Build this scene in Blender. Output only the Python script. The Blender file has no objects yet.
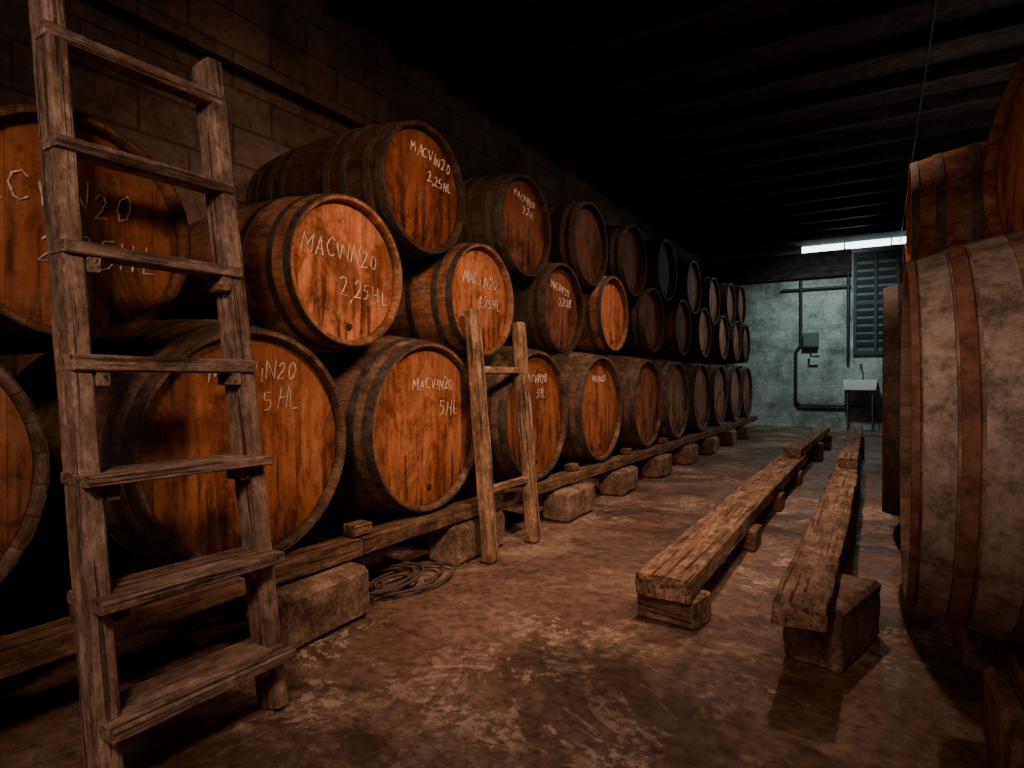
import bpy, math, random
from mathutils import Vector, Matrix, noise
random.seed(7)
scn = bpy.context.scene
H = 0.93

# ------------------------------------------------------------------ materials
class NT:
    def __init__(s, name):
        s.m = bpy.data.materials.new(name); s.m.use_nodes = True
        s.n = s.m.node_tree.nodes; s.l = s.m.node_tree.links
        s.b = s.n['Principled BSDF']
    def put(s, sock, v):
        if isinstance(v, bpy.types.NodeSocket): s.l.new(v, sock)
        elif v is not None: sock.default_value = v
    def node(s, t, **kw):
        n = s.n.new(t)
        for k, v in kw.items(): setattr(n, k, v)
        return n
    def coord(s, scale=(1,1,1), rot=(0,0,0)):
        tc = s.node('ShaderNodeTexCoord'); mp = s.node('ShaderNodeMapping')
        s.l.new(tc.outputs['Object'], mp.inputs[0])
        mp.inputs['Scale'].default_value = scale
        mp.inputs['Rotation'].default_value = rot
        # per-object offset so no two objects share a pattern
        oi = s.node('ShaderNodeObjectInfo')
        mu = s.math('MULTIPLY', oi.outputs['Random'], 37.0)
        cb = s.node('ShaderNodeCombineXYZ')
        for i in range(3): s.l.new(mu, cb.inputs[i])
        s.l.new(cb.outputs[0], mp.inputs['Location'])
        return mp.outputs[0]
    def math(s, op, a, b=0.0, clamp=False):
        n = s.node('ShaderNodeMath', operation=op); n.use_clamp = clamp
        s.put(n.inputs[0], a); s.put(n.inputs[1], b); return n.outputs[0]
    def noise(s, vec, scale, detail=6, rough=0.6, dist=0.0):
        n = s.node('ShaderNodeTexNoise'); s.put(n.inputs['Vector'], vec)
        n.inputs['Scale'].default_value = scale; n.inputs['Detail'].default_value = min(detail, 5)
        n.inputs['Roughness'].default_value = rough; n.inputs['Distortion'].default_value = dist
        return n.outputs[0]
    def ramp(s, fac, stops):
        n = s.node('ShaderNodeValToRGB'); s.put(n.inputs[0], fac)
        e = n.color_ramp.elements
        while len(e) < len(stops): e.new(0.5)
        for i, (p, c) in enumerate(stops):
            e[i].position = p
            e[i].color = (c, c, c, 1) if isinstance(c, (int, float)) else (*c, 1)
        return n.outputs[0]
    def mix(s, f, a, b, mode='MIX'):
        n = s.node('ShaderNodeMix', data_type='RGBA', blend_type=mode)
        s.put(n.inputs[0], f)
        s.put(n.inputs[6], a if isinstance(a, bpy.types.NodeSocket) else (*a, 1))
        s.put(n.inputs[7], b if isinstance(b, bpy.types.NodeSocket) else (*b, 1))
        return n.outputs[2]
    def bump(s, h, strength=0.4, dist=0.01):
        n = s.node('ShaderNodeBump'); s.put(n.inputs['Height'], h)
        n.inputs['Strength'].default_value = strength; n.inputs['Distance'].default_value = dist
        s.l.new(n.outputs[0], s.b.inputs['Normal'])
    def out(s, col, rough, metal=0.0, spec=0.3):
        s.put(s.b.inputs['Base Color'], col if isinstance(col, bpy.types.NodeSocket) else (*col, 1))
        s.put(s.b.inputs['Roughness'], rough); s.put(s.b.inputs['Metallic'], metal)
        s.b.inputs['Specular IOR Level'].default_value = spec
        return s.m

def xyz(t):
    tc = t.node('ShaderNodeTexCoord'); sp = t.node('ShaderNodeSeparateXYZ')
    t.l.new(tc.outputs['Object'], sp.inputs[0]); return sp.outputs

def mat_stave(name, ca, cb, n_st=30, groove_dark=.3, dusty=.35):
    t = NT(name); X, Y, Z = xyz(t)
    ang = t.math('ARCTAN2', Y, Z)
    a = t.math('MULTIPLY', t.math('ADD', ang, math.pi), n_st/(2*math.pi))
    fr = t.math('FRACT', a); cell = t.math('FLOOR', a)
    edge = t.math('MULTIPLY', t.math('ABSOLUTE', t.math('SUBTRACT', fr, 0.5)), 2.0)
    groove = t.ramp(edge, [(0.0, 1.0), (0.95, 1.0), (0.99, 0.0)])
    wn = t.node('ShaderNodeTexWhiteNoise', noise_dimensions='1D'); t.l.new(cell, wn.inputs['W'])
    g = t.noise(t.coord((1.2, 9, 9)), 5.0, 8, 0.65)
    col = t.ramp(g, [(0.3, ca), (0.72, cb)])
    col = t.mix(1.0, col, t.ramp(wn.outputs[0], [(0, 0.65), (1, 1.12)]), 'MULTIPLY')
    dirt = t.ramp(t.noise(t.coord(), 5.0, 6, .75), [(0.38, 0.3), (0.6, 1.0)])
    col = t.mix(0.85, col, dirt, 'MULTIPLY')
    dust = t.ramp(t.noise(t.coord(), 11.0, 5, .8), [(0.5, 0.0), (0.62, 1.0)])
    col = t.mix(t.math('MULTIPLY', dust, dusty), col, (0.34, 0.26, 0.20))
    col = t.mix(1.0, col, t.ramp(groove, [(0, groove_dark), (1, 1.0)]), 'MULTIPLY')
    oi = t.node('ShaderNodeObjectInfo'); col = t.mix(1.0, col, oi.outputs['Color'], 'MULTIPLY')
    t.bump(t.math('ADD', groove, t.math('MULTIPLY', g, 0.4)), 0.45, 0.005)
    return t.out(col, 0.85, spec=.15)

def mat_head():
    t = NT('oak_head_boards'); X, Y, Z = xyz(t)
    a = t.math('MULTIPLY', t.math('ADD', Y, 2.03), 8.5)
    fr = t.math('FRACT', a); cell = t.math('FLOOR', a)
    edge = t.math('MULTIPLY', t.math('ABSOLUTE', t.math('SUBTRACT', fr, 0.5)), 2.0)
    groove = t.ramp(edge, [(0.0, 1.0), (0.97, 1.0), (0.998, 0.0)])
    wn = t.node('ShaderNodeTexWhiteNoise', noise_dimensions='1D'); t.l.new(cell, wn.inputs['W'])
    g = t.noise(t.coord((6, 11, 1.3)), 3.0, 8, 0.6, 0.6)
    col = t.ramp(g, [(0.25, (0.27, 0.092, 0.038)), (0.5, (0.45, 0.182, 0.082)), (0.78, (0.57, 0.28, 0.14))])
    col = t.mix(1.0, col, t.ramp(wn.outputs[0], [(0, 0.86), (1, 1.05)]), 'MULTIPLY')
    st = t.ramp(t.noise(t.coord((1, 1.2, .9)), 3.2, 7, .78, .8), [(0.40, (0.16, 0.095, 0.07)), (0.52, (.85, .8, .78)), (0.6, (1, 1, 1))])
    col = t.mix(0.78, col, st, 'MULTIPLY')
    drip = t.ramp(t.noise(t.coord((1, 6.5, 0.5)), 5, 3, .5), [(0.53, (1, 1, 1)), (0.62, (0.16, 0.10, 0.08))])
    low = t.ramp(t.math('ADD', t.math('MULTIPLY', Z, -1.6), .45), [(0.25, 0.15), (0.7, 1.0)])
    col = t.mix(t.math('MULTIPLY', low, 0.85), col, t.mix(1.0, col, drip, 'MULTIPLY'))
    dust = t.ramp(t.noise(t.coord(), 8.0, 5, .8, .5), [(0.5, 0.0), (0.66, 1.0)])
    col = t.mix(t.math('MULTIPLY', dust, .25), col, (0.46, 0.30, 0.20))
    speck = t.ramp(t.noise(t.coord(), 45, 4, .8), [(0.36, 0.45), (0.5, 1.0)])
    col = t.mix(0.5, col, speck, 'MULTIPLY')
    r = t.math('SQRT', t.math('ADD', t.math('MULTIPLY', Y, Y), t.math('MULTIPLY', Z, Z)))
    rr = t.math('ADD', r, t.math('MULTIPLY', t.noise(t.coord(), 9, 4), 0.12))
    col = t.mix(1.0, col, t.ramp(rr, [(0.24, 1.0), (0.47, 0.6)]), 'MULTIPLY')
    col = t.mix(1.0, col, t.ramp(groove, [(0, 0.5), (1, 1.0)]), 'MULTIPLY')
    oi = t.node('ShaderNodeObjectInfo'); col = t.mix(1.0, col, oi.outputs['Color'], 'MULTIPLY')
    t.bump(t.math('ADD', groove, t.math('MULTIPLY', g, 0.3)), 0.3, 0.004)
    return t.out(col, 0.78, spec=0.15)

def mat_hoop(name, ca, cb, metal, rough):
    t = NT(name)
    n = t.noise(t.coord(), 16, 8, .78)
    col = t.ramp(n, [(0.38, ca), (0.62, cb)])
    t.bump(n, 0.4, 0.004)
    return t.out(col, rough, metal)

def mat_wood(name, ca, cb, cc=None, worn=0.6):
    t = NT(name)
    g = t.noise(t.coord((1.0, 13, 13)), 3.0, 9, 0.65, 0.5)
    col = t.ramp(g, [(0.3, ca), (0.7, cb)])
    if cc:
        w = t.ramp(t.noise(t.coord((1.5, 3, 3)), 7.0, 8, .72), [(0.50, 0), (0.60, 1)])
        col = t.mix(t.math('MULTIPLY', w, worn), col, cc)
    d = t.ramp(t.noise(t.coord((2, 4, 4)), 3.0, 6, .7), [(0.38, 0.3), (0.6, 1.0)])
    col = t.mix(0.8, col, d, 'MULTIPLY')
    # long drying cracks following the grain
    ck = t.ramp(t.noise(t.coord((.5, 16, 16)), 4.0, 3, .5, .3), [(0.36, .18), (0.41, 1.0)])
    col = t.mix(0.8, col, ck, 'MULTIPLY')
    sp = t.ramp(t.noise(t.coord((.6, 1, 1)), 60, 4, .8), [(0.38, 0.4), (0.55, 1.0)])
    col = t.mix(0.65, col, sp, 'MULTIPLY')
    t.bump(t.math('ADD', g, t.math('MULTIPLY', ck, .6)), 0.8, 0.008)
    return t.out(col, 0.85, spec=.15)

def mat_conc(name, ca, cb, cc, scale=5, bs=0.6):
    t = NT(name); v = t.coord()
    n1 = t.noise(v, scale, 9, .72); n2 = t.noise(v, scale*9, 6, .75)
    col = t.ramp(n1, [(0.34, ca), (0.5, cb), (0.66, cc)])
    col = t.mix(0.75, col, t.ramp(n2, [(0.38, 0.3), (0.58, 1.0)]), 'MULTIPLY')
    t.bump(t.math('ADD', n1, t.math('MULTIPLY', n2, 0.7)), bs, 0.016)
    return t.out(col, 0.9, spec=.15)

def mat_floor():
    t = NT('worn_concrete_floor'); tc = t.node('ShaderNodeTexCoord'); v = tc.outputs['Object']
    big = t.noise(v, 1.1, 8, .66, .6); med = t.noise(v, 2.5, 10, .78, .5); fine = t.noise(v, 26, 8, .78)
    col = t.ramp(big, [(0.36, (0.105, 0.062, 0.044)), (0.48, (0.19, 0.12, 0.086)), (0.62, (0.30, 0.21, 0.16))])
    worn = t.ramp(med, [(0.505, 0), (0.53, 1)])
    worn = t.math('MULTIPLY', worn, t.ramp(t.noise(v, 17, 6, .86), [(0.45, 0.08), (0.51, 1)]))
    area = t.ramp(t.noise(v, .9, 3, .5), [(0.42, 0.15), (0.55, 1)])
    col = t.mix(t.math('MULTIPLY', worn, t.math('MULTIPLY', area, .85)), col, (0.53, 0.415, 0.33))
    red = t.ramp(t.noise(v, 1.9, 7, .76, .8), [(0.5, 0), (0.55, 1)])
    col = t.mix(t.math('MULTIPLY', red, 0.45), col, (0.115, 0.049, 0.030))
    wet = t.ramp(t.noise(v, .7, 5, .7, 1.0), [(0.53, 1.0), (0.58, .42)])
    col = t.mix(0.8, col, wet, 'MULTIPLY')
    col = t.mix(0.72, col, t.ramp(fine, [(0.36, 0.25), (0.58, 1.1)]), 'MULTIPLY')
    # day joints between the concrete bays
    X, Y, Z = xyz(t)
    wob = t.math('MULTIPLY', t.noise(v, 6, 4), .05)
    j = t.math('ABSOLUTE', t.math('SUBTRACT', t.math('FRACT', t.math('ADD', t.math('MULTIPLY', Y, .42), wob)), .5))
    col = t.mix(0.6, col, t.ramp(j, [(0.0, .4), (0.006, 1.0)]), 'MULTIPLY')
    t.bump(t.math('ADD', med, t.math('MULTIPLY', fine, .6)), 0.55, 0.014)
    rough = t.ramp(med, [(0.35, 0.5), (0.6, 0.85)])
    return t.out(col, rough, spec=0.35)

def mat_blockwall(name, ca, cb, axis='x', mort=(0.05,0.04,0.03)):
    t = NT(name); X, Y, Z = xyz(t)
    cb_ = t.node('ShaderNodeCombineXYZ')
    t.l.new(Y if axis == 'x' else X, cb_.inputs[0]); t.l.new(Z, cb_.inputs[1])
    br = t.node('ShaderNodeTexBrick'); t.l.new(cb_.outputs[0], br.inputs['Vector'])
    br.inputs['Scale'].default_value = 1.0; br.inputs['Brick Width'].default_value = 0.5
    br.inputs['Row Height'].default_value = 0.21; br.inputs['Mortar Size'].default_value = 0.010
    br.inputs['Mortar Smooth'].default_value = 0.5
    br.inputs['Color1'].default_value = (*ca, 1); br.inputs['Color2'].default_value = (*cb, 1)
    br.inputs['Mortar'].default_value = (*mort, 1)
    n = t.noise(t.coord(), 2.2, 9, .75); n2 = t.noise(t.coord(), 30, 6, .75)
    col = t.mix(0.9, br.outputs[0], t.ramp(n, [(0.34, 0.3), (0.6, 1.1)]), 'MULTIPLY')
    col = t.mix(0.5, col, t.ramp(n2, [(0.36, 0.4), (0.58, 1.1)]), 'MULTIPLY')
    t.bump(t.math('ADD', t.math('MULTIPLY', br.outputs['Fac'], -.6), t.math('ADD', n, t.math('MULTIPLY', n2, .6))), 0.5, 0.012)
    return t.out(col, 0.9, spec=.15)

def mat_plain(name, col, rough=0.5, metal=0.0, var=0.3):
    t = NT(name); n = t.noise(t.coord(), 9, 6, .65)
    c = t.mix(var, col, t.ramp(n, [(0.35, tuple(k*0.3 for k in col)), (0.65, col)]))
    t.bump(n, 0.2, 0.003)
    return t.out(c, rough, metal)

def mat_emit(name, col, s):
    t = NT(name); t.b.inputs['Emission Color'].default_value = (*col, 1)
    t.b.inputs['Emission Strength'].default_value = s
    return t.out(col, 0.4)

M = {}
M['stave'] = mat_stave('oak_staves', (0.17, 0.075, 0.036), (0.40, 0.20, 0.10))
M['stave_grey'] = mat_stave('weathered_staves', (0.12, 0.074, 0.048), (0.30, 0.195, 0.132))
M['stave_dark'] = mat_stave('blackened_staves', (0.075, 0.048, 0.034), (0.20, 0.135, 0.10), 30, .4, .12)
M['stave_pale'] = mat_stave('bleached_staves', (0.17, 0.12, 0.09), (0.36, 0.26, 0.20), 26, .6)
M['head'] = mat_head()
M['iron'] = mat_hoop('rusty_iron_hoop', (0.040, 0.029, 0.024), (0.105, 0.078, 0.062), 0.4, 0.65)
M['steel'] = mat_hoop('dull_steel_hoop', (0.050, 0.039, 0.032), (0.155, 0.12, 0.098), 0.45, 0.65)
M['galv'] = mat_hoop('galvanised_hoop', (0.11, 0.083, 0.068), (0.37, 0.30, 0.255), 0.25, 0.7)
M['chestnut'] = mat_hoop('chestnut_hoop', (0.075, 0.032, 0.019), (0.20, 0.095, 0.055), 0.0, 0.8)
M['bung'] = mat_plain('dark_bung', (0.05, 0.03, 0.02), 0.6)
M['chalk'] = mat_plain('chalk', (0.80, 0.72, 0.62), 0.9, 0, 0.7)
M['ladder'] = mat_wood('old_ladder_wood', (0.19, 0.122, 0.092), (0.46, 0.325, 0.25), (0.62, 0.485, 0.39), .5)
M['beam'] = mat_wood('rough_beam_wood', (0.19, 0.105, 0.066), (0.50, 0.325, 0.21), (0.66, 0.50, 0.36), .5)
M['rail'] = mat_wood('rail_wood', (0.11, 0.06, 0.038), (0.30, 0.18, 0.115), (0.42, 0.28, 0.19), .4)
M['dark'] = mat_wood('dark_ceiling_wood', (0.035, 0.028, 0.024), (0.08, 0.064, 0.055))
M['block'] = mat_conc('concrete_block', (0.11, 0.07, 0.048), (0.26, 0.175, 0.125), (0.44, 0.33, 0.25), 7)
M['floor'] = mat_floor()
M['wall_l'] = mat_blockwall('block_wall_brown', (0.31, 0.21, 0.155), (0.25, 0.17, 0.128), 'x', (0.15, .105, .08))
M['wall_b'] = mat_blockwall('painted_block_wall', (0.44, 0.48, 0.43), (0.39, 0.43, 0.385), 'y', (0.35, 0.39, 0.35))
M['ceil'] = mat_conc('ceiling_dark', (0.03, 0.027, 0.027), (0.05, 0.045, 0.043), (0.085, 0.075, 0.07), 2)
M['pipe'] = mat_plain('old_pipe', (0.045, 0.05, 0.05), 0.5, 0.5)
M['grey'] = mat_plain('grey_paint', (0.10, 0.12, 0.12), 0.5)
M['white'] = mat_plain('white_ceramic', (0.88, 0.90, 0.88), 0.25, 0, .1)
M['cable'] = mat_plain('black_cable', (0.03, 0.028, 0.026), 0.5)
M['rope'] = mat_plain('old_rope', (0.10, 0.075, 0.06), 0.8)
M['sky'] = mat_emit('daylight_pane', (0.70, 0.92, 0.96), 6.0)
M['shade'] = mat_plain('shutter_paint', (0.035, 0.045, 0.047), 0.6)

# ------------------------------------------------------------------ helpers
def link(o, parent=None):
    scn.collection.objects.link(o)
    if parent: o.parent = parent
    return o
def mesh_obj(name, vs, fs, mats, fmat=None, smooth=False, parent=None):
    me = bpy.data.meshes.new(name); me.from_pydata(vs, [], fs)
    for m in mats: me.materials.append(m)
    if fmat: me.polygons.foreach_set('material_index', fmat)
    if smooth: me.polygons.foreach_set('use_smooth', [True]*len(fs))
    me.update()
    return link(bpy.data.objects.new(name, me), parent)
def empty(name, loc=(0,0,0)):
    e = bpy.data.objects.new(name, None); e.location = loc; e.empty_display_size = .1
    return link(e)
def box(name, lo, hi, mat, parent=None, bevel=0):
    c = [(a+b)/2 for a, b in zip(lo, hi)]; h = [(b-a)/2 for a, b in zip(lo, hi)]
    vs = [(sx*h[0], sy*h[1], sz*h[2]) for sx in (-1,1) for sy in (-1,1) for sz in (-1,1)]
    fs = [(0,1,3,2),(4,6,7,5),(0,4,5,1),(2,3,7,6),(0,2,6,4),(1,5,7,3)]
    o = mesh_obj(name, vs, fs, [mat], parent=parent)
    o.location = Vector(c) - (parent.location if parent else Vector())
    if bevel:
        b = o.modifiers.new('b', 'BEVEL'); b.width = bevel; b.segments = 2
    return o
def rough_bar(name, p0, p1, w, h, mat, up=(0,0,1), parent=None, amp=0.004, rad=0.09, step=0.05, taper=0.0, warp=0.0):
    """hewn timber / stone block: long axis = local X, w = local Y, h = local Z"""
    p0 = Vector(p0); p1 = Vector(p1); L = (p1-p0).length; ax = (p1-p0).normalized()
    up = Vector(up); yv = up.cross(ax).normalized(); zv = ax.cross(yv)
    rc = rad*min(w, h)
    cs = []
    def seg(a, b, n):
        for i in range(n): cs.append((a[0]+(b[0]-a[0])*i/n, a[1]+(b[1]-a[1])*i/n))
    W, Z = w/2, h/2
    ny = max(2, int(w/0.03)); nz = max(2, int(h/0.03))
    seg((-W+rc, -Z), (W-rc, -Z), ny); seg((W-rc, -Z), (W, -Z+rc), 1); seg((W, -Z+rc), (W, Z-rc), nz)
    seg((W, Z-rc), (W-rc, Z), 1); seg((W-rc, Z), (-W+rc, Z), ny); seg((-W+rc, Z), (-W, Z-rc), 1)
    seg((-W, Z-rc), (-W, -Z+rc), nz); seg((-W, -Z+rc), (-W+rc, -Z), 1)
    k = len(cs); n = max(2, int(L/step)); vs = []; off = Vector((random.random()*50, random.random()*50, 0))
    xs = [0.0, rc*0.8] + [L*i/n for i in range(1, n)] + [L-rc*0.8, L]
    for j, x in enumerate(xs):
        sc = 1-2*rc*.8/max(w, h) if j in (0, len(xs)-1) else 1.0
        bow = warp*math.sin(math.pi*x/L)
        tp = 1 - taper*x/L
        for (a, b) in cs:
            q = Vector((x*2.5, a*9, b*9)) + off
            d = (noise.noise(q)*1.0 + noise.noise(q*3)*.7 + noise.noise(q*8)*.3)*amp
            r = max(1e-4, math.hypot(a, b))
            xx = x-L/2 + (noise.noise(q*2+Vector((9,9,9)))*amp if j in (0, 1, len(xs)-2, len(xs)-1) else 0)
            vs.append((xx, a*sc*tp*(1+d/r)+bow, b*sc*tp*(1+d/r)))
    fs = []
    for j in range(len(xs)-1):
        for i in range(k):
            a = j*k+i; b = j*k+(i+1) % k
            fs.append((a, b, b+k, a+k))
    fs.append(tuple(range(k-1, -1, -1))); fs.append(tuple((len(xs)-1)*k+i for i in range(k)))
    o = mesh_obj(name, vs, fs, [mat], smooth=True, parent=parent)
    o.data.set_sharp_from_angle(angle=math.radians(28))
    m = Matrix((ax, yv, zv)).transposed().to_4x4(); m.translation = (p0+p1)/2
    if parent: m.translation -= parent.location
    o.matrix_local = m
    return o
def tube(name, pts, r, mat, parent=None, cyclic=False, vary=0.0):
    cu = bpy.data.curves.new(name, 'CURVE'); cu.dimensions = '3D'; cu.bevel_depth = r; cu.bevel_resolution = 3
    if isinstance(pts[0][0], (int, float)): pts = [pts]
    for pl in pts:
        sp = cu.splines.new('POLY'); sp.points.add(len(pl)-1)
        for i, p in enumerate(pl):
            sp.points[i].co = (*p, 1)
            if vary: sp.points[i].radius = random.uniform(1-vary, 1+vary*.4)
        sp.use_cyclic_u = cyclic
    cu.materials.append(mat); cu.use_fill_caps = True
    return link(bpy.data.objects.new(name, cu), parent)

# ------------------------------------------------------------------ barrels
def barrel_mesh(key, hr, br, L, hoops, stave='stave', n=72):
    """axis = local X, visible head at x=0 facing +X, body runs to x=-L"""
    def prof(x):
        t = 2*(-x)/L - 1
        return hr + (br-hr)*(1-abs(t)**2.1)
    vs = []; fs = []; fm = []
    def ring(x, r):
        s = len(vs)
        for i in range(n):
            a = 2*math.pi*i/n; vs.append((x, r*math.sin(a), r*math.cos(a)))
        return s
    def bridge(a, b, m):
        for i in range(n):
            j = (i+1) % n; fs.append((a+i, b+i, b+j, a+j)); fm.append(m)
    N = 26
    rings = [ring(-L*i/N, prof(-L*i/N)) for i in range(N+1)]
    for a, b in zip(rings, rings[1:]): bridge(a, b, 0)
    for end, sx in ((0.0, -1), (-L, 1)):
        o = ring(end, prof(end)) ; e1 = ring(end, hr-0.014); e2 = ring(end+sx*0.012, hr-0.021); e3 = ring(end+sx*0.034, hr-0.019)
        e4 = ring(end+sx*0.036, hr-0.020); c = len(vs); vs.append((end+sx*0.036, 0, 0))
        seq = [o, e1, e2, e3]
        for a, b in zip(seq, seq[1:]):
            if sx < 0: bridge(b, a, 0)
            else: bridge(a, b, 0)
        for i in range(n):
            j = (i+1) % n
            fs.append((c, e4+j, e4+i) if sx < 0 else (c, e4+i, e4+j)); fm.append(1)
    for (f0, f1, mi) in hoops:
        for (x0, x1) in ((-f0, -f1), (-(L-f0), -(L-f1))):
            t_ = 0.0035 if mi != 6 else 0.008
            a0 = ring(x0, prof(x0)-.002); a = ring(x0, prof(x0)+t_); b = ring((x0+x1)/2, prof((x0+x1)/2)+t_*1.2); c = ring(x1, prof(x1)+t_); c0 = ring(x1, prof(x1)-.002)
            for p, q in ((a0, a), (a, b), (b, c), (c, c0)):
                if x0 < x1: p, q = q, p
                bridge(p, q, mi)
    # bung near bottom of front head
    def disc(cy, cz, r, x0, x1, m):
        k = 14; s = len(vs)
        for x, rr in ((x0, r), (x1, r*.9)):
            for i in range(k):
                a = 2*math.pi*i/k; vs.append((x, cy+rr*math.sin(a), cz+rr*math.cos(a)))
        for i in range(k):
            j = (i+1) % k; fs.append((s+i, s+k+i, s+k+j, s+j)); fm.append(m)
        fs.append(tuple(s+k+i for i in range(k))); fm.append(m)
    disc(0.015, -hr*0.74, 0.014, -0.036, -0.027, 3)
    me = bpy.data.meshes.new(key); me.from_pydata(vs, [], fs)
    for m in (M[stave], M['head'], M['iron'], M['bung'], M['galv'], M['steel'], M['chestnut']): me.materials.append(m)
    me.polygons.foreach_set('material_index', fm)
    me.polygons.foreach_set('use_smooth', [m != 1 for m in fm])
    me.update()
    import bmesh
    bm = bmesh.new(); bm.from_mesh(me); bmesh.ops.recalc_face_normals(bm, faces=bm.faces); bm.to_mesh(me); bm.free()
    me.set_sharp_from_angle(angle=math.radians(40))
    return me

GL = {'M': [[(0,0),(.08,1),(.38,.35),(.68,1),(.75,0)]], 'A': [[(0,0),(.32,1),(.62,0)],[(.1,.36),(.55,.36)]],
 'C': [[(.6,.85),(.4,1),(.15,.85),(.03,.5),(.15,.14),(.4,0),(.62,.14)]], 'V': [[(0,1),(.3,0),(.6,1)]],
 'I': [[(.1,0),(.1,1)]], 'N': [[(0,0),(.04,1),(.55,0),(.6,1)]],
 '2': [[(.03,.8),(.2,1),(.45,.95),(.5,.7),(.3,.35),(0,0),(.55,.03)]],
 '4': [[(.4,0),(.42,1),(.02,.35),(.6,.36)]],
 '0': [[(.28,1),(.06,.8),(.02,.4),(.2,0),(.42,.1),(.52,.5),(.45,.88),(.28,1)]],
 ',': [[(.12,.1),(.04,-.18)]], '5': [[(.5,1),(.12,.97),(.06,.58),(.35,.6),(.5,.35),(.38,.06),(.02,.02)]],
 'H': [[(.05,0),(.05,1)],[(.55,0),(.55,1)],[(.05,.5),(.55,.52)]], 'L': [[(.06,1),(.06,.0),(.5,.02)]]}
WD = {'M': .95, 'I': .35, ',': .3}
def text_strokes(s, y, z, h, slope=0.0, xx=-0.0345):
    """hand-written chalk: every letter jittered, slanted and broken into uneven pieces"""
    out = []; cx = 0
    for ch in s:
        jy = random.uniform(-.12, .12); sc = h*random.uniform(.82, 1.15); sl = random.uniform(-.05, .22)
        for st in GL[ch]:
            st = [(px+random.uniform(-.04, .04), py+random.uniform(-.05, .05)) for px, py in st]
            pl = []
            for (a, b), (c, d) in zip(st, st[1:]):
                for k in range(4):
                    f = k/4; pl.append((a+(c-a)*f+random.uniform(-.015, .015), b+(d-b)*f+random.uniform(-.015, .015)))
            pl.append(st[-1])
            out.append([(xx, y+cx+(px+sl*py)*sc*0.9, z+slope*cx+(py+jy)*sc) for px, py in pl])
        cx += WD.get(ch, .80)*h*random.uniform(.88, 1.02)
    return out

def barrel(me, loc, tint=(1,1,1), yaw=0.0, label=None, lr=0.0027):
    o = bpy.data.objects.new('wine_barrel', me); link(o)
    o.location = loc; o.rotation_euler = (0, 0, yaw); o.color = (*tint, 1)
    if label:
        st = []
        for (s, y, z, h, sl) in label: st += text_strokes(s, y, z, h, sl)
        c = tube('chalk_label', st, lr, M['chalk'], parent=o, vary=.6)
        c.data.bevel_resolution = 1
    return o

BR, SR = .450, .330
H1 = [(0.0, 0.045, 2), (0.075, 0.11, 2), (0.20, 0.24, 2), (0.30, 0.335, 2)]
H2 = [(0.0, 0.032, 2), (0.085, 0.115, 2), (0.24, 0.27, 2)]
big = barrel_mesh('demi_muid', 0.395, BR, 1.0, [(0.0, 0.045, 5), (0.09, 0.125, 5), (0.22, 0.27, 5)], 'stave_grey')
sml = barrel_mesh('cask', 0.295, SR, 0.94, H2, 'stave')
smd = barrel_mesh('cask_dark', 0.295, SR, 0.94, H1, 'stave_dark')

row1 = [-.68, .29, 1.28, 2.23, 3.26, 4.28, 5.36, 6.3, 7.29, 8.28, 9.27, 10.22]
Z1 = 0.70
for i, y in enumerate(row1):
    lab = None
    t = (1, 1, 1)
    if i == 2: lab = [('MACVIN20', -.15, .22, .060, 0), ('5HL', .05, .12, .07, 0)]; t = (.95, .88, .84)
    if i == 3: lab = [('MACVIN20', -.10, .17, .054, .02), ('5HL', .10, .05, .066, 0)]; t = (1.1, 1.03, .98)
    if i == 4: lab = [('MACVIN20', -.13, .2, .05, 0), ('5HL', .02, .11, .055, 0)]; t = (.85, .78, .74)
    if i in (5,): lab = [('MACVIN20', -.13, .2, .045, 0)]; t = (.92, .84, .79)
    if i == 6: t = (.76, .70, .68)
    if i >= 7: t = (.9, 1.2, 1.65)  # far barrels: cold daylight painted into the tint
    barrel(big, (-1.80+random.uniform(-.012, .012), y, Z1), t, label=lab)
row2 = [-.2, .756, 1.71, 2.67, 3.62, 4.53, 5.5, 6.45, 7.4, 8.4, 9.35, 10.1]
def rest(y, below, rsum):
    return max(zb + math.sqrt(max(0.0, rsum**2-(y-yb)**2)) for yb, zb in below if abs(y-yb) < rsum)
b1 = [(y, Z1) for y in row1]; b2 = []
for i, y in enumerate(row2):
    z = rest(y, b1, BR+SR+.004); b2.append((y, z))
    me = sml; t = (.9, .85, .8); lab = None
    if i == 1: lab = [('MACVIN20', -.27, .05, .075, -.02), ('2,25HL', -.08, -.10, .078, 0)]; t = (.74, .66, .61)
    if i == 2: lab = [('MACVIN20', -.22, .05, .070, -.05), ('2,25HL', -.03, -.10, .070, -.03)]; t = (1.3, 1.22, 1.17)
    if i == 3: lab = [('MACVIN20', -.15, .08, .056, -.03), ('4,25HL', -.02, -.04, .055, 0)]; t = (1.2, 1.12, 1.07)
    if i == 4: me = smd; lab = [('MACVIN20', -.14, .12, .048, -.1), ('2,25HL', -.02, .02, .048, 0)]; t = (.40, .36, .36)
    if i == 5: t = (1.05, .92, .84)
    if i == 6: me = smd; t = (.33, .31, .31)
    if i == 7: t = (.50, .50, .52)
    if i >= 8: t = (.9, 1.2, 1.6); me = smd  # bluish tint stands in for cold light on the far casks
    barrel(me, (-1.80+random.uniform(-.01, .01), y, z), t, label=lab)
row3 = [2.19, 3.13, 4.06, 4.97, 5.9, 6.9, 7.9, 8.85, 9.7]
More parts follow.
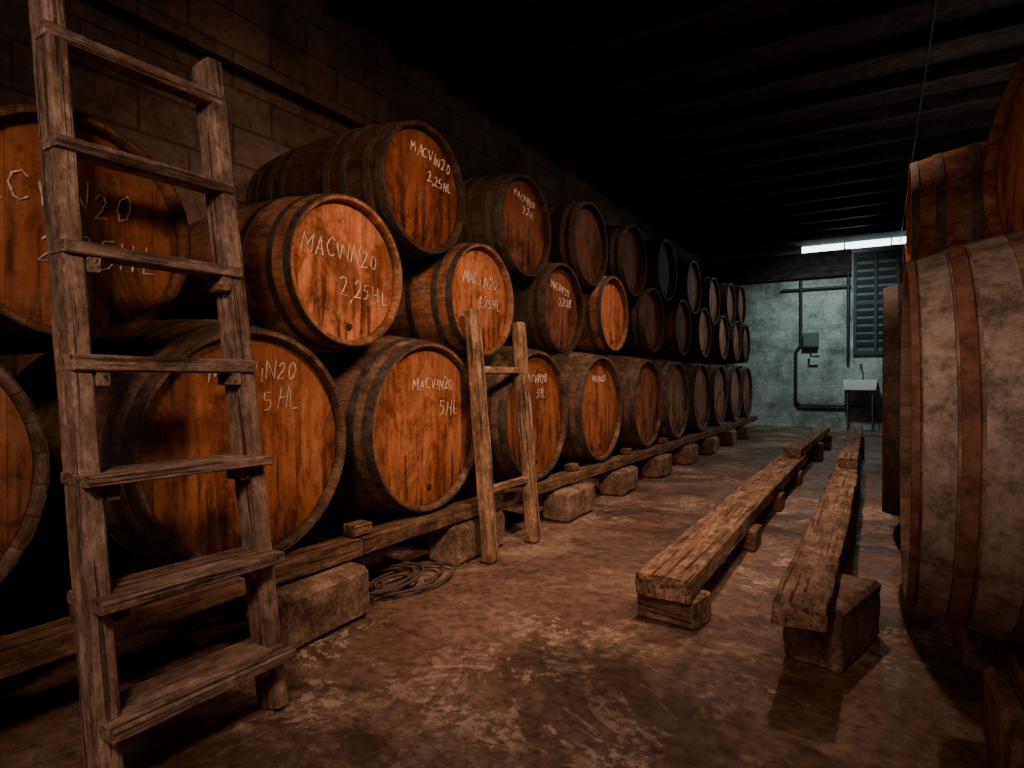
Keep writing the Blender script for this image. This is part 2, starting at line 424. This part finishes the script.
for i, y in enumerate(row3):
    z = rest(y, b2, SR*2+.004)
    me = smd; t = (.45, .42, .40); lab = None  # dark casks; tint also lowered to imitate dimmer light on the top row
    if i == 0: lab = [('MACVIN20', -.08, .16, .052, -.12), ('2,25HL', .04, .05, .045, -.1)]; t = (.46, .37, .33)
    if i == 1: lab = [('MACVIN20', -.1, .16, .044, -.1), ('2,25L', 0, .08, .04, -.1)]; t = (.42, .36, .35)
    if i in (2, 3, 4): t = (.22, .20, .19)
    if i >= 5: t = (.6, .78, 1.0)  # far end of the row, cold light put into the colour
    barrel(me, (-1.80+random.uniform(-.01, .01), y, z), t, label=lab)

# right-hand stack
huge = barrel_mesh('small_foudre', 0.435, 0.525, 1.2, [(0.0, 0.014, 6), (0.020, 0.074, 4), (0.080, 0.108, 6), (0.118, 0.185, 4), (0.26, 0.33, 4)], 'stave_pale')
hug2 = barrel_mesh('small_foudre_b', 0.48, 0.57, 1.2, [(0.0, 0.05, 2), (0.105, 0.165, 2), (0.25, 0.32, 2)], 'stave')
mid = barrel_mesh('large_cask', 0.40, 0.47, 1.0, [(0.0, 0.04, 2), (0.1, 0.14, 2), (0.25, 0.29, 2)], 'stave')
m2 = barrel_mesh('cask_b', 0.35, 0.41, 0.95, [(0.0, 0.03, 5), (0.09, 0.125, 5), (0.22, 0.26, 5)], 'stave')
PI = math.pi
barrel(huge, (0.056, 1.91, 0.79), (.95, .86, .80), PI)
barrel(hug2, (0.010, 3.10, 0.835), (.5, .42, .38), PI)
for i, y in enumerate([4.17, 5.12, 6.1, 7.1, 8.1]):
    barrel(big, (0.015+.01*i, y, 0.72), (.6, .55, .5), PI)
barrel(mid, (0.46, 2.46, 1.65), (1.05, .88, .78), PI+math.radians(20))
for i, (y, z) in enumerate([(3.68, 1.655), (4.64, 1.44), (5.6, 1.44), (6.6, 1.435), (7.6, 1.435)]):
    barrel(m2, (0.12+.01*i, y, z), (1.4, 1.22, 1.1), PI)

# ------------------------------------------------------------------ barrel supports
rough_bar('support_rail', (-1.83, -1.3, .245), (-1.83, 1.75, .245), .11, .072, M['rail'], amp=.003)
rough_bar('support_rail', (-1.835, 1.76, .245), (-1.825, 5.6, .245), .11, .072, M['rail'], amp=.003)
rough_bar('support_rail', (-1.83, 5.62, .245), (-1.83, 10.9, .245), .11, .072, M['rail'], amp=.003)
rough_bar('support_rail', (-2.72, -1.3, .245), (-2.72, 10.9, .245), .11, .072, M['rail'], amp=.003, step=.15)
for k, (y, l, dx) in enumerate([(-.9, .4, 0), (.25, .4, 0), (1.49, .42, .03), (2.58, .46, -.045), (3.66, .46, .02), (4.62, .4, 0), (5.6, .4, 0), (6.6, .4, 0), (7.6, .4, 0), (8.7, .4, 0), (9.8, .4, 0)]):
    rough_bar('concrete_block', (-1.80+dx, y-l/2, .101), (-1.82+dx, y+l/2, .101), .2, .194, M['block'], amp=.008, rad=.1)
    if k % 2 == 0:
        rough_bar('concrete_block', (-2.70, y-l/2, .101), (-2.70, y+l/2, .101), .2, .194, M['block'], amp=.006, rad=.08)
for y in (.80, 1.77, 2.76, 3.78, 4.83, 5.84):
    rough_bar('wooden_chock', (-1.83, y-.05, .311), (-1.83, y+.05, .311), .07, .045, M['rail'], amp=.003)
rough_bar('support_rail', (.33, 1.3, .236), (.33, 8.6, .236), .12, .064, M['rail'], amp=.003, step=.1)
rough_bar('support_rail', (.95, 1.3, .236), (.95, 8.6, .236), .12, .064, M['rail'], amp=.003, step=.1)
for y in (1.75, 2.55, 3.6, 4.6, 5.6, 6.6, 7.8):
    rough_bar('concrete_block', (.33, y-.2, .10), (.33, y+.2, .10), .2, .19, M['block'], amp=.005, rad=.08)
    rough_bar('concrete_block', (.95, y-.2, .10), (.95, y+.2, .10), .2, .19, M['block'], amp=.005, rad=.08)

# ------------------------------------------------------------------ timbers in aisle
e = empty('timber_skid', (-.68, 2.2, 0))
rough_bar('beam', (-.682, 2.17, .157), (-.70, 6.4, .157), .205, .088, M['beam'], parent=e, amp=.008, warp=.012)
rough_bar('beam_far', (-.68, 6.0, .245), (-.64, 9.0, .245), .15, .085, M['beam'], parent=e, amp=.006)
rough_bar('foot_block', (-.79, 2.32, .056), (-.56, 2.28, .056), .17, .108, M['beam'], parent=e, amp=.007)
rough_bar('foot_block_2', (-.78, 3.5, .056), (-.56, 3.5, .056), .2, .108, M['block'], parent=e, amp=.007)
rough_bar('foot_block_3', (-.80, 4.6, .056), (-.58, 4.6, .056), .2, .108, M['block'], parent=e, amp=.007)
rough_bar('foot_block_4', (-.82, 5.8, .056), (-.58, 5.8, .056), .2, .108, M['block'], parent=e, amp=.007)
rough_bar('foot_block_5', (-.78, 7.6, .1), (-.54, 7.6, .1), .2, .2, M['block'], parent=e, amp=.007)
rough_bar('foot_block_6', (-.77, 8.8, .1), (-.53, 8.8, .1), .2, .2, M['block'], parent=e, amp=.007)
e = empty('timber_skid', (-.2, 2.1, 0))
rough_bar('beam', (-.197, 1.91, .238), (-.22, 6.3, .238), .15, .07, M['beam'], parent=e, amp=.008, warp=-.01)
rough_bar('beam_far', (-.20, 5.0, .31), (-.24, 8.6, .31), .13, .07, M['beam'], parent=e, amp=.006)
rough_bar('foot_block', (-.185, 2.14, .1), (-.08, 2.55, .1), .18, .2, M['block'], parent=e, amp=.011, rad=.08)
rough_bar('foot_block_2', (-.22, 3.6, .1), (-.22, 3.9, .1), .18, .2, M['block'], parent=e, amp=.008)
rough_bar('foot_block_3', (-.23, 5.1, .1), (-.23, 5.4, .1), .18, .2, M['block'], parent=e, amp=.008)
rough_bar('foot_block_4', (-.24, 7.9, .137), (-.24, 8.2, .137), .18, .272, M['block'], parent=e, amp=.008)

# ------------------------------------------------------------------ ladders
def lx(z): return -1.455 - 0.155*z
e = empty('wooden_ladder', (-1.46, .87, 0))
for n_, y, ytop, zt in (('stile_left', .655, .665, 2.1), ('stile_right', 1.085, 1.075, 1.88)):
    rough_bar(n_, (lx(0), y, 0.005), (lx(zt), ytop, zt), .046, .088, M['ladder'], up=(-1, 0, 0), parent=e, amp=.004, rad=.12)
for i, (z, dep, th) in enumerate([(.166, .17, .028), (.43, .165, .028), (.70, .14, .026), (.965, .085, .04), (1.235, .085, .03), (1.485, .075, .03), (1.76, .06, .035)]):
    x = lx(z)+.018
    rough_bar('step_%d' % (i+1), (x, .635, z), (x, 1.10 if i < 4 else 1.085, z+random.uniform(-.004, .004)), dep, th, M['ladder'], parent=e, amp=.003, rad=.12)
    if i < 5:
        for s, yy in ((1, .70), (-1, 1.04)):
            rough_bar('cleat_%d_%s' % (i+1, 'l' if s > 0 else 'r'), (x-.035, yy, z-.035), (x+.035, yy, z-.035), .03, .04, M['ladder'], parent=e, amp=.002)
def sx(z): return -1.665 - 0.08*z
e = empty('short_ladder', (-1.69, 2.73, 0))
rough_bar('stile_left', (sx(0), 2.51, .004), (sx(1.28), 2.49, 1.28), .09, .065, M['beam'], up=(-1, 0, 0), parent=e, amp=.006, rad=.2, taper=.1)
rough_bar('stile_right', (sx(0), 2.95, .004), (sx(1.25), 2.95, 1.25), .09, .065, M['beam'], up=(-1, 0, 0), parent=e, amp=.006, rad=.2, taper=.1)
for i, z in enumerate((.36, .97)):
    rough_bar('rung_%d' % i, (sx(z), 2.50, z), (sx(z), 2.96, z), .04, .04, M['beam'], parent=e, amp=.003, rad=.2)

# rope / hose coil on the floor
pts = []
for i in range(260):
    a = i*.16; r = .12+.06*math.sin(i*.037)+.03*noise.noise(Vector((i*.05, 0, 0)))
    pts.append((-1.83+.04*math.sin(i*.02)+r*math.cos(a)*.8, 2.0+.08*math.cos(i*.013)+r*math.sin(a)*1.4, .012+.00016*i+.008*(1+noise.noise(Vector((i*.1, 3, 0))))))
for i in range(20): pts.append((pts[259][0]+.012*i, pts[259][1]+.02*i*math.sin(i*.3), max(.012, .05-.004*i)))
tube('hose_coil', pts, .006, M['rope'])

# ------------------------------------------------------------------ room
XL, XR, YB, YF, CZ = -3.08, 1.75, 12.6, -2.0, 3.42
box('floor', (XL-.1, YF-.1, -.1), (XR+.1, YB+.1, 0), M['floor'])
box('ceiling', (XL-.1, YF-.1, CZ), (XR+.1, YB+.1, CZ+.1), M['ceil'])
box('wall_left', (XL-.1, YF, 0), (XL, YB, CZ), M['wall_l'])
box('wall_right', (XR, YF, 0), (XR+.1, YB, CZ), M['wall_l'])
box('wall_front', (XL, YF-.1, 0), (XR, YF, CZ), M['wall_l'])
bw = empty('wall_back', (0, YB, 0))
box('main', (XL, YB, 0), (XR, YB+.1, 3.29), M['wall_b'], bw)
box('upper_left', (XL, YB, 3.29), (-1.30, YB+.1, CZ), M['wall_b'], bw)
box('upper_right', (.9, YB, 3.29), (XR, YB+.1, CZ), M['wall_b'], bw)
w = empty('window_1', (-.2, YB+.05, 3.33))
box('pane', (-1.30, YB+.05, 3.29), (.9, YB+.06, CZ), M['sky'], w)
for x in (-1.30, -.58, .15, .88): box('mullion', (x, YB+.01, 3.292), (x+.02, YB+.048, CZ-.002), M['shade'], w)
js = empty('ceiling_joists', (0, 0, CZ))
y = -1.6; k = 0
while y < 12.0:
    box('joist_%d' % k, (XL, y, CZ-.12), (XR, y+.09, CZ), M['dark'], js); y += .62; k += 1
box('trim_1', (XL, YB-.14, 2.80), (-.46, YB, 3.27), M['dark'])
# louvred iron grille on the back wall
sh = empty('iron_grille', (-.06, YB-.04, 2.2))
box('added_dark_backing', (-.42, YB-.008, 1.35), (.29, YB-.001, 3.2), M['grey'], sh)  # added panel, only there to keep the gaps between slats dark
for x in (-.42, -.1, .24): box('stile', (x, YB-.07, 1.35), (x+.05, YB-.01, 3.2), M['shade'], sh)
for z in (1.35, 2.25, 3.14): box('cross_rail', (-.37, YB-.065, z), (.24, YB-.012, z+.06), M['shade'], sh)
for i in range(12):
    z = 1.50+i*.14
    o = box('slat_%d' % i, (-.37, YB-.05, z), (.24, YB-.035, z+.08), M['shade'], sh); o.rotation_euler = (.4, 0, 0)
# pipework
tube('water_pipe', [[(-1.28, YB-.06, 2.78), (-1.28, YB-.06, 1.55), (-1.36, YB-.06, 1.45), (-1.36, YB-.06, .50), (-1.30, YB-.06, .42), (-.2, YB-.06, .42)], [(-1.28, YB-.06, 1.7), (-1.0, YB-.06, 1.7)], [(-.50, YB-.06, 2.8), (-.50, YB-.06, 1.2)], [(-1.62, YB-.06, 2.6), (-.46, YB-.06, 2.6)]], .026, M['pipe'])
mb = empty('water_meter_box', (-1.12, YB-.09, 1.65))
box('body', (-1.24, YB-.14, 1.50), (-.98, YB-.004, 1.78), M['grey'], mb, .012)
box('lid', (-1.22, YB-.155, 1.52), (-1.0, YB-.14, 1.76), M['grey'], mb, .004)
tube('valve', [(.02, -.1, -.2), (.02, -.1, -.32), (.16, -.1, -.32)], .02, M['pipe'], mb)
# sink
sk = empty('utility_sink', (-.29, YB-.25, .8))
x0, x1, y0, y1, zb, zt = -.54, -.06, YB-.44, YB-.02, .72, .90
vs = [(x0,y0,zb),(x1,y0,zb),(x1,y1,zb),(x0,y1,zb),(x0-.02,y0-.02,zt),(x1+.02,y0-.02,zt),(x1+.02,y1,zt),(x0-.02,y1,zt),
      (x0+.03,y0+.03,zt),(x1-.03,y0+.03,zt),(x1-.03,y1-.05,zt),(x0+.03,y1-.05,zt),(x0+.05,y0+.05,zb+.04),(x1-.05,y0+.05,zb+.04),(x1-.05,y1-.07,zb+.04),(x0+.05,y1-.07,zb+.04)]
vs = [(a+.29, b-(YB-.25), c-.8) for a, b, c in vs]
fs = [(3,2,1,0)]+[(i,(i+1)%4,4+(i+1)%4,4+i) for i in range(4)]+[(4+i,4+(i+1)%4,8+(i+1)%4,8+i) for i in range(4)]+[(8+i,8+(i+1)%4,12+(i+1)%4,12+i) for i in range(4)]+[(12,13,14,15)]
mesh_obj('basin', vs, fs, [M['white']], parent=sk)
tube('legs', [[(xx, yy, -.8), (xx, yy, -.08)] for xx in (-.2, .18) for yy in (-.14, .2)], .012, M['grey'], sk)
tube('drain', [(0, .05, -.08), (0, .05, -.38), (0, .22, -.38)], .025, M['grey'], sk)
tube('faucet', [(0, .24, .35), (0, .1, .38), (0, .06, .33), (0, .06, .28)], .013, M['pipe'], sk)
# conduits
tube('conduit_pipe', [(XL+.05, YF+.05, 2.62), (XL+.05, 2.0, 2.64), (XL+.05, 6, 2.66), (XL+.05, YB-.05, 2.68)], .018, M['pipe'])
tube('ceiling_cable', [(.285, -1.8+i*.3, CZ-.135-.02*abs(math.sin(i*.9))) for i in range(48)], .008, M['cable'])

# ------------------------------------------------------------------ lights
def spot(name, loc, tgt, col, e_, ang, blend=.8, r=.08):
    l = bpy.data.lights.new(name, 'SPOT'); l.energy = e_; l.color = col; l.spot_size = math.radians(ang); l.spot_blend = blend; l.shadow_soft_size = r
    o = link(bpy.data.objects.new(name, l)); o.location = loc
    o.rotation_euler = (Vector(tgt)-Vector(loc)).to_track_quat('-Z', 'Y').to_euler()
    return o
WARM = (1.0, .565, .34)
spot('lamp_key', (.0, 1.5, 2.25), (-1.8, 2.6, .75), WARM, 215, 88, 1.0, .18)
spot('lamp_near', (-.1, -.6, 2.2), (-1.6, 1.5, .6), (1, .59, .385), 120, 88, 1.0, .2)
spot('lamp_aisle', (-.5, 4.15, 3.3), (-1.0, 4.2, 0), (1, .61, .40), 265, 104, 1.0, .05)
spot('right_stack_fill', (-.9, -.2, 1.7), (.3, 2.0, 1.1), (1, .62, .42), 66, 42, 1.0, .1)  # added fill for the near right barrels, no fitting here
spot('left_wall_fill', (-1.7, 1.6, 2.9), (-3.0, 2.5, 1.9), (1, .60, .40), 10, 90, 1.0, .1)  # added fill so that light reaches the left wall
spot('back_wall_cold_fill', (-.6, 10.4, 3.2), (-.8, 12.5, 1.2), (.80, .97, .96), 190, 105, 1.0, .1)  # added cold fill that brightens the back wall and sink front
spot('aisle_daylight_fill', (-.3, 11.6, 3.2), (-1.1, 8.0, .4), (.84, .94, .92), 115, 100, 1.0, .1)  # added spot standing in for window daylight along the aisle
spot('far_row_fill', (.3, 8.45, 3.2), (-1.8, 8.3, .9), (1.0, .88, .74), 75, 100, 1.0, .05)  # added fill to brighten the far barrel heads, hidden among the joists
wd = bpy.data.worlds.new('World'); scn.world = wd
def area(name, loc, rot, size, en, col):
    l = bpy.data.lights.new(name, 'AREA'); l.energy = en; l.color = col; l.size = size
    o = link(bpy.data.objects.new(name, l)); o.location = loc; o.rotation_euler = rot
area('fill_behind_camera', (-.6, -1.7, 2.2), (math.radians(72), 0, math.radians(8)), 1.4, 11, (1, .74, .60))  # added soft fill that lifts the blacks in the closed room
area('ceiling_bounce_fill', (.9, 6.0, 2.3), (PI, 0, 0), 1.5, 5, (1, .8, .7))  # added upward fill imitating bounced light on the joists

# ------------------------------------------------------------------ camera
cd = bpy.data.cameras.new('camera'); cd.lens = 600/1024*36; cd.sensor_width = 36; cd.clip_start = .02
co = link(bpy.data.objects.new('camera', cd)); co.location = (0, 0, H)
co.rotation_euler = (math.radians(90-.573), 0, math.atan(368/600))
scn.camera = co
